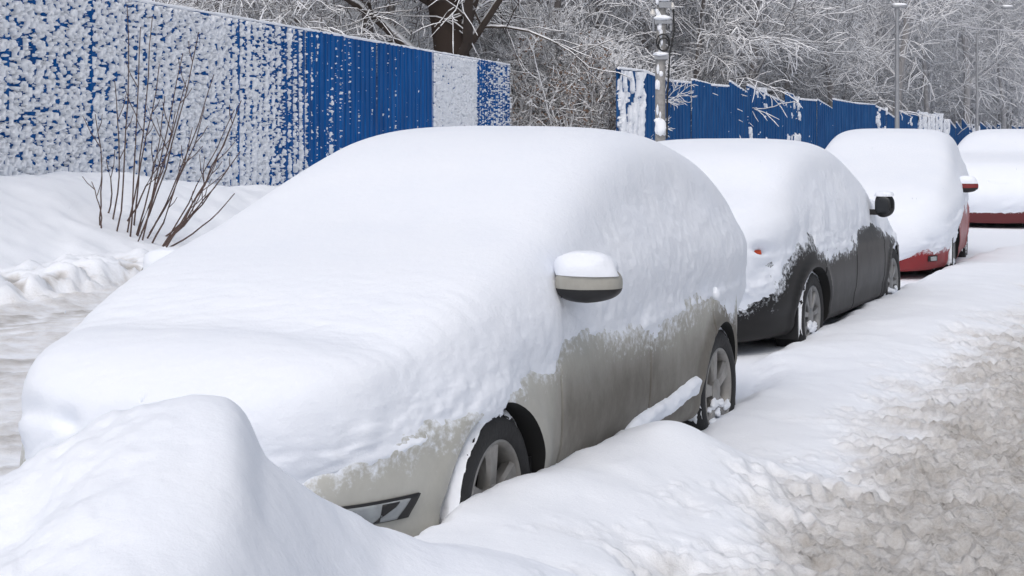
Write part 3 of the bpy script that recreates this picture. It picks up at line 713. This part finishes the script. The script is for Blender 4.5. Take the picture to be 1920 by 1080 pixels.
specs=[(1010,58),(1120,62),(1300,64),(1390,70),(1210,72),(700,52),(560,50),(760,60),(1480,78),(1570,84),(950,75),(640,68),(1060,84),(1660,92),(1740,100),(1350,90),(1800,108),(1150,98),(1880,112),(1250,112),(1440,108),(1540,116),(1620,122),(1950,124),(850,95),(480,62),(400,48),(1020,110),(1710,128),(1840,134)]
for i,(px,D) in enumerate(specs):
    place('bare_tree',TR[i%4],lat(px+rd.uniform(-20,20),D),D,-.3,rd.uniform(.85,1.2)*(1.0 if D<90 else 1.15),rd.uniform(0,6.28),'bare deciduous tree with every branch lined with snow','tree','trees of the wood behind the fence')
shr=[(985,56,1.0),(1045,54,.9),(1100,57,1.1),(1140,53,.8),(1290,66,1.1),(1360,72,1.2),(1450,80,1.3),(1540,88,1.3),(1630,97,1.4),(1720,108,1.5),(1800,120,1.6),(930,60,1.1),(780,58,1.0),(650,55,.9),(1220,62,1.0),(1410,88,1.5),(1590,108,1.7),(1060,66,1.3),(1190,80,1.5),
 (1000,70,1.7),(1120,74,1.8),(1330,82,1.9),(1490,96,2.0),(1260,76,1.7),(1670,120,2.3),(1390,100,2.1),(900,72,1.7),(1080,90,2.2),(1870,130,2.5)]
for i,(px,D,sc) in enumerate(shr):
    place('shrub',SH[i%2],lat(px,D),D,0,sc,rd.uniform(0,6.28),'leafless snow-laden shrub behind the fence','shrub','shrubs at the edge of the wood')
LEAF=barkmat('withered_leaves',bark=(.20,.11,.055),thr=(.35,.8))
def leafshrub(px,D,H,seed,n=900):
    rr=random.Random(seed); tr,br=gen_tree(seed,H,2,(9,7),.05,.9,.05,stems=6,minr=.016)
    e=empty('shrub',(lat(px,D),D,0),0,'shrub with withered brown leaves holding snow, behind the fence','shrub','shrubs at the edge of the wood')
    V,F_=segs_mesh(tr+br); mkobj('stems',V,F_,BRANCH,e,smooth=False)
    mb=MB(); allp=[s_ for s_ in br]
    for i in range(n):
        s_=rr.choice(allp); f=rr.random(); c=Vector(s_[0]).lerp(Vector(s_[1]),f)+Vector((rr.gauss(0,.07),rr.gauss(0,.07),rr.gauss(-.03,.06)))
        a=Vector((rr.gauss(0,1),rr.gauss(0,1),rr.gauss(0,.6))).normalized()*rr.uniform(.03,.07); b_=a.cross(Vector((rr.gauss(0,1),rr.gauss(0,1),rr.gauss(0,1)))).normalized()*a.length*.7
        mb.add([c-a,c-b_,c+a,c+b_],[(0,1,2,3)],0)
    mb.obj('leaves',LEAF,e,smooth=False)
leafshrub(1075,52,4.6,41,1700); leafshrub(1130,52.5,3.8,42,1100); leafshrub(960,53,3.2,43,600)
tr,br=gen_tree(55,16,2,(30,16),.16,.9,.05,minr=.05)
V0,F0=segs_mesh(tr+br); VV=[];FF=[];o=0
for i in range(100):
    D=rd.uniform(135,200); x=lat(rd.uniform(-300,2500),D); sc=rd.uniform(.9,1.5); a=rd.uniform(0,6.28)
    Rm=np.array([[math.cos(a),-math.sin(a),0],[math.sin(a),math.cos(a),0],[0,0,1]]); VV.append(V0@Rm.T*sc+np.array([x,D,-.5])); FF.append(F0+o); o+=len(V0)
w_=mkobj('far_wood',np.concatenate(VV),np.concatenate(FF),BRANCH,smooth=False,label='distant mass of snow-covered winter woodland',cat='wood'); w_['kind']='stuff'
hm,ns,ln,b=newmat('wooded_hillside')
geo=N(ns,'ShaderNodeNewGeometry'); mp=N(ns,'ShaderNodeMapping'); mp.inputs['Scale'].default_value=(1,1,.35); ln.new(geo.outputs['Position'],mp.inputs[0])
nz=N(ns,'ShaderNodeTexNoise'); nz.inputs['Scale'].default_value=.8; nz.inputs['Detail'].default_value=10; nz.inputs['Roughness'].default_value=.75; ln.new(mp.outputs[0],nz.inputs['Vector'])
cr=N(ns,'ShaderNodeValToRGB'); cr.color_ramp.elements[0].position=.35; cr.color_ramp.elements[0].color=(.29,.29,.305,1); cr.color_ramp.elements[1].position=.65; cr.color_ramp.elements[1].color=(.53,.54,.565,1)
ln.new(nz.outputs['Fac'],cr.inputs['Fac']); ln.new(cr.outputs['Color'],b.inputs['Base Color']); b.inputs['Roughness'].default_value=1
xs=np.linspace(-400,500,150); ys=np.linspace(200,330,40); X,Y=np.meshgrid(xs,ys,indexing='ij')
Zh=-2+48*ss(200,290,Y)+6*(fbm(X*.03,Y*.03,3)-.5)
hl=mkobj('hill',np.stack([X,Y,Zh],-1).reshape(-1,3),gridfaces(150,40)[:,::-1],hm); hl['kind']='structure'
# ---------------------------------------------------------------- falling snow
mb=MB(); rf=random.Random(4)
for i in range(520):
    D=6+30*rf.random()**.8; x=rf.uniform(-.36,.36)*D; c=Vector((x,D,rf.uniform(.5,4.5)))
    r=rf.uniform(.0022,.0040)*(1 if D<12 else 1.5)
    P=[c+Vector(q)*r for q in((1,0,.5),(-1,0,-.5),(0,1,0),(0,-1,0),(.3,0,2.2),(-.3,0,-2.2))]
    mb.add(P,[(0,2,4),(2,1,4),(1,3,4),(3,0,4),(2,0,5),(1,2,5),(3,1,5),(0,3,5)])
fs=mb.obj('falling_snow',SNOW,label='scattered small snowflakes falling through the air',cat='snowflakes'); fs['kind']='stuff'
# ---------------------------------------------------------------- bush on the bank
STEM=simple('twig_bark',(.09,.058,.05),.8,nscale=30,namt=.4)
def gz(x,y): return float(ground_h(np.array([x]),np.array([y]))[0][0])
be=empty('bush',(lat(240,19.0),19.0,0),0,'bare bush with thin upright twigs growing from the snowbank','bush')
mb=MB(); rb_=random.Random(9)
tips=[(238,8),(262,50),(300,120),(372,60),(350,150),(400,140),(452,190),(430,235),(330,210),(215,150),(180,215),(440,205),(405,300),(430,310),(305,260),(200,300),(360,240),(448,285),(170,340),(340,100),(285,30),(437,365),(310,180),(385,200)]
for i,(tx,ty) in enumerate(tips):
    bx=192+ (tx-165)*.40+rb_.uniform(-14,14); by=430; D0=19.0+rb_.uniform(-.4,.5)
    P0=Vector(unp(bx,by,D0)); P0.z=gz(P0.x,P0.y)-.05; P1=Vector(unp(tx,ty,D0+rb_.uniform(-.5,.3)))
    mid=P0.lerp(P1,.45)+Vector((rb_.uniform(.02,.14),rb_.uniform(-.05,.05),-.08))
    pts=[]
    for k in range(9):
        f=k/8; q=P0.lerp(mid,f).lerp(mid.lerp(P1,f),f)+Vector((rb_.gauss(0,.008),0,rb_.gauss(0,.006))); pts.append(q)
    mb.tube([p_-be.location for p_ in pts],[.0115*(1-.55*k/8) for k in range(9)],n=6)
    for k in (3,4,5,6,7):
        if rb_.random()<.4:
            q=pts[k]; d=(pts[k+1]-pts[k]).normalized(); sd=rb_.choice((-1,1)); e_=q+(d*1.0+Vector((sd*.45,rb_.uniform(-.4,.4),0))).normalized()*rb_.uniform(.15,.45)
            mb.tube([q-be.location,q.lerp(e_,.5)+Vector((sd*.015,0,0))-be.location,e_-be.location],[.006,.005,.004],n=5)
mb.obj('twigs',STEM,be)
# ---------------------------------------------------------------- poles
CONC=simple('weathered_concrete',(.30,.29,.28),.85,nscale=12,namt=.4,bump=.3)
STEEL=simple('galvanised_steel',(.33,.34,.36),.5,.5,nscale=10,namt=.2)
PORC=simple('porcelain',(.6,.58,.55),.3)
D=40.; x0=lat(1238,D)
up_=empty('utility_pole',(x0,D,0),0,'grey utility pole with insulators, coiled cable and clinging snow','utility pole')
m=MB(); m.tube([(0,0,-.3),(0,0,3),(.09,0,7.5)],[.135,.125,.10],n=14); m.obj('shaft',CONC,up_)
def zpy(py): return HC-(py-HY)/F*D
m=MB(); 
m.box((.06,-.12,zpy(42)),(.42,.10,.08)); m.box((.10,-.16,zpy(10)),(.30,.12,.14)); m.box((.25,-.1,zpy(30)),(.05,.05,.75))
m.tube([(-.18,-.12,zpy(60)),(-.18,-.12,zpy(20))],.03,n=8); m.obj('bracket',STEEL,up_,smooth=False)
m=MB(); m.box((.02,-.15,zpy(108)),(.36,.06,.10)); m.obj('clamp',STEEL,up_,smooth=False)
for (ax,zz) in((-.2,zpy(25)),(.12,zpy(-8)),(.28,zpy(12))):
    m=MB(); m.tube([(ax,-.14,zz-.08),(ax,-.14,zz-.03),(ax,-.14,zz+.03),(ax,-.14,zz+.09)],[.04,.075,.05,.03],n=12); m.obj('insulator',PORC,up_)
m=MB()
for (cx,cz,r) in((.05,zpy(80),.20),(.07,zpy(84),.16)):
    m.tube([(cx+r*math.cos(a)*.8,-.17,cz+r*math.sin(a)) for a in np.linspace(0,6.283,25)],.022,n=6,caps=False)
m.tube([(.30,-.15,zpy(10)),(.33,-.16,zpy(60)),(.22,-.17,zpy(100)),(.16,-.15,zpy(180)),(.15,-.14,zpy(260))],.022,n=6)
m.obj('cable',BLACK,up_)
m=MB()
for k in range(22):
    zz=random.uniform(zpy(255),zpy(-5)); m.blob((random.uniform(-.10,.03),-.10,zz),(random.uniform(.03,.07),.05,random.uniform(.04,.14)),seed=k,n=7,amp=.4)
m.blob((.0,-.13,zpy(240)),(.15,.1,.22),seed=3,n=10,amp=.4); m.blob((.0,-.15,zpy(102)),(.2,.08,.05),seed=3,n=10,amp=.4)
m.blob((.05,-.14,zpy(34)),(.22,.08,.06),seed=5,n=10,amp=.3); m.blob((.1,-.16,zpy(-2)),(.16,.1,.08),seed=5,n=10,amp=.3)
m.obj('snow',SNOWCL,up_)
def lamp(px,D,topy,armpts,label,r=.07):
    e=empty('street_lamp',(lat(px,D),D,0),0,label,'street lamp','street lamps along the road')
    zt=HC-(topy-HY)/F*D
    m=MB(); m.tube([(0,0,-.5),(0,0,zt)],[r*1.2,r*.8],n=12); m.obj('pole',STEEL,e)
    A=[(lat(a,D)-lat(px,D),0,HC-(b_-HY)/F*D) for a,b_ in armpts]
    m=MB(); m.tube(A,r*.55,n=8); m.obj('arm',STEEL,e)
    m=MB(); q=A[-1]; m.blob((q[0],0,q[2]),(.30,.14,.08),n=10,amp=.05,e=.8); m.obj('lamp_head',STEEL,e)
    m=MB(); m.blob((q[0],0,q[2]+.07),(.28,.14,.06),n=10,amp=.2,e=.9); m.obj('snow',SNOWCL,e)
lamp(1682,62,14,[(1682,26),(1680,16),(1686,12)],'slim grey street lamp with snow on its small head',r=.085)
lamp(1832,84,62,[(1832,70),(1845,40),(1868,22),(1888,14)],'tall grey street lamp with a curved arm')
m=MB(); P=[]
a=Vector(unp(1686,14,62)); b2=Vector(unp(1935,58,45))
for k in range(13): f=k/12; q=a.lerp(b2,f); q.z-=.25*math.sin(math.pi*f); P.append(tuple(q))
m.tube(P,.018,n=5); m.obj('overhead_wire',simple('snowy_wire',(.6,.6,.62),.8),label='thin snow-covered wire strung from the street lamp',cat='wire')
# ---------------------------------------------------------------- world, light, camera
wd=bpy.data.worlds.new('World'); scene.world=wd; wd.use_nodes=True; wn=wd.node_tree.nodes; wl=wd.node_tree.links
bg=wn['Background']; sky=wn.new('ShaderNodeTexSky'); sky.sky_type='NISHITA'; sky.sun_disc=False; sky.sun_elevation=math.radians(54); sky.sun_rotation=math.radians(-165)
sky.dust_density=4; sky.air_density=1.0
hs=wn.new('ShaderNodeHueSaturation'); hs.inputs['Saturation'].default_value=.55; hs.inputs['Value'].default_value=.96
wl.new(sky.outputs[0],hs.inputs['Color']); wl.new(hs.outputs[0],bg.inputs[0]); bg.inputs[1].default_value=.15
sd=bpy.data.lights.new('sun','SUN'); sd.energy=.5; sd.angle=math.radians(60); sd.color=(1,.98,.96)
so=bpy.data.objects.new('sun',sd); COL.objects.link(so)
az=math.radians(-165); el=math.radians(54); dirv=Vector((math.sin(az)*math.cos(el),math.cos(az)*math.cos(el),math.sin(el)))
so.rotation_euler=dirv.to_track_quat('Z','Y').to_euler()
cam=bpy.data.cameras.new('camera'); cam.sensor_width=36; cam.lens=F/1920*36; cam.shift_y=-(540-HY)/1920; cam.clip_end=3000
co=bpy.data.objects.new('camera',cam); COL.objects.link(co); co.location=(0,0,HC); co.rotation_euler=(math.radians(90),0,0); scene.camera=co
scene.view_settings.view_transform='Standard'; scene.view_settings.look='None'; scene.view_settings.exposure=0
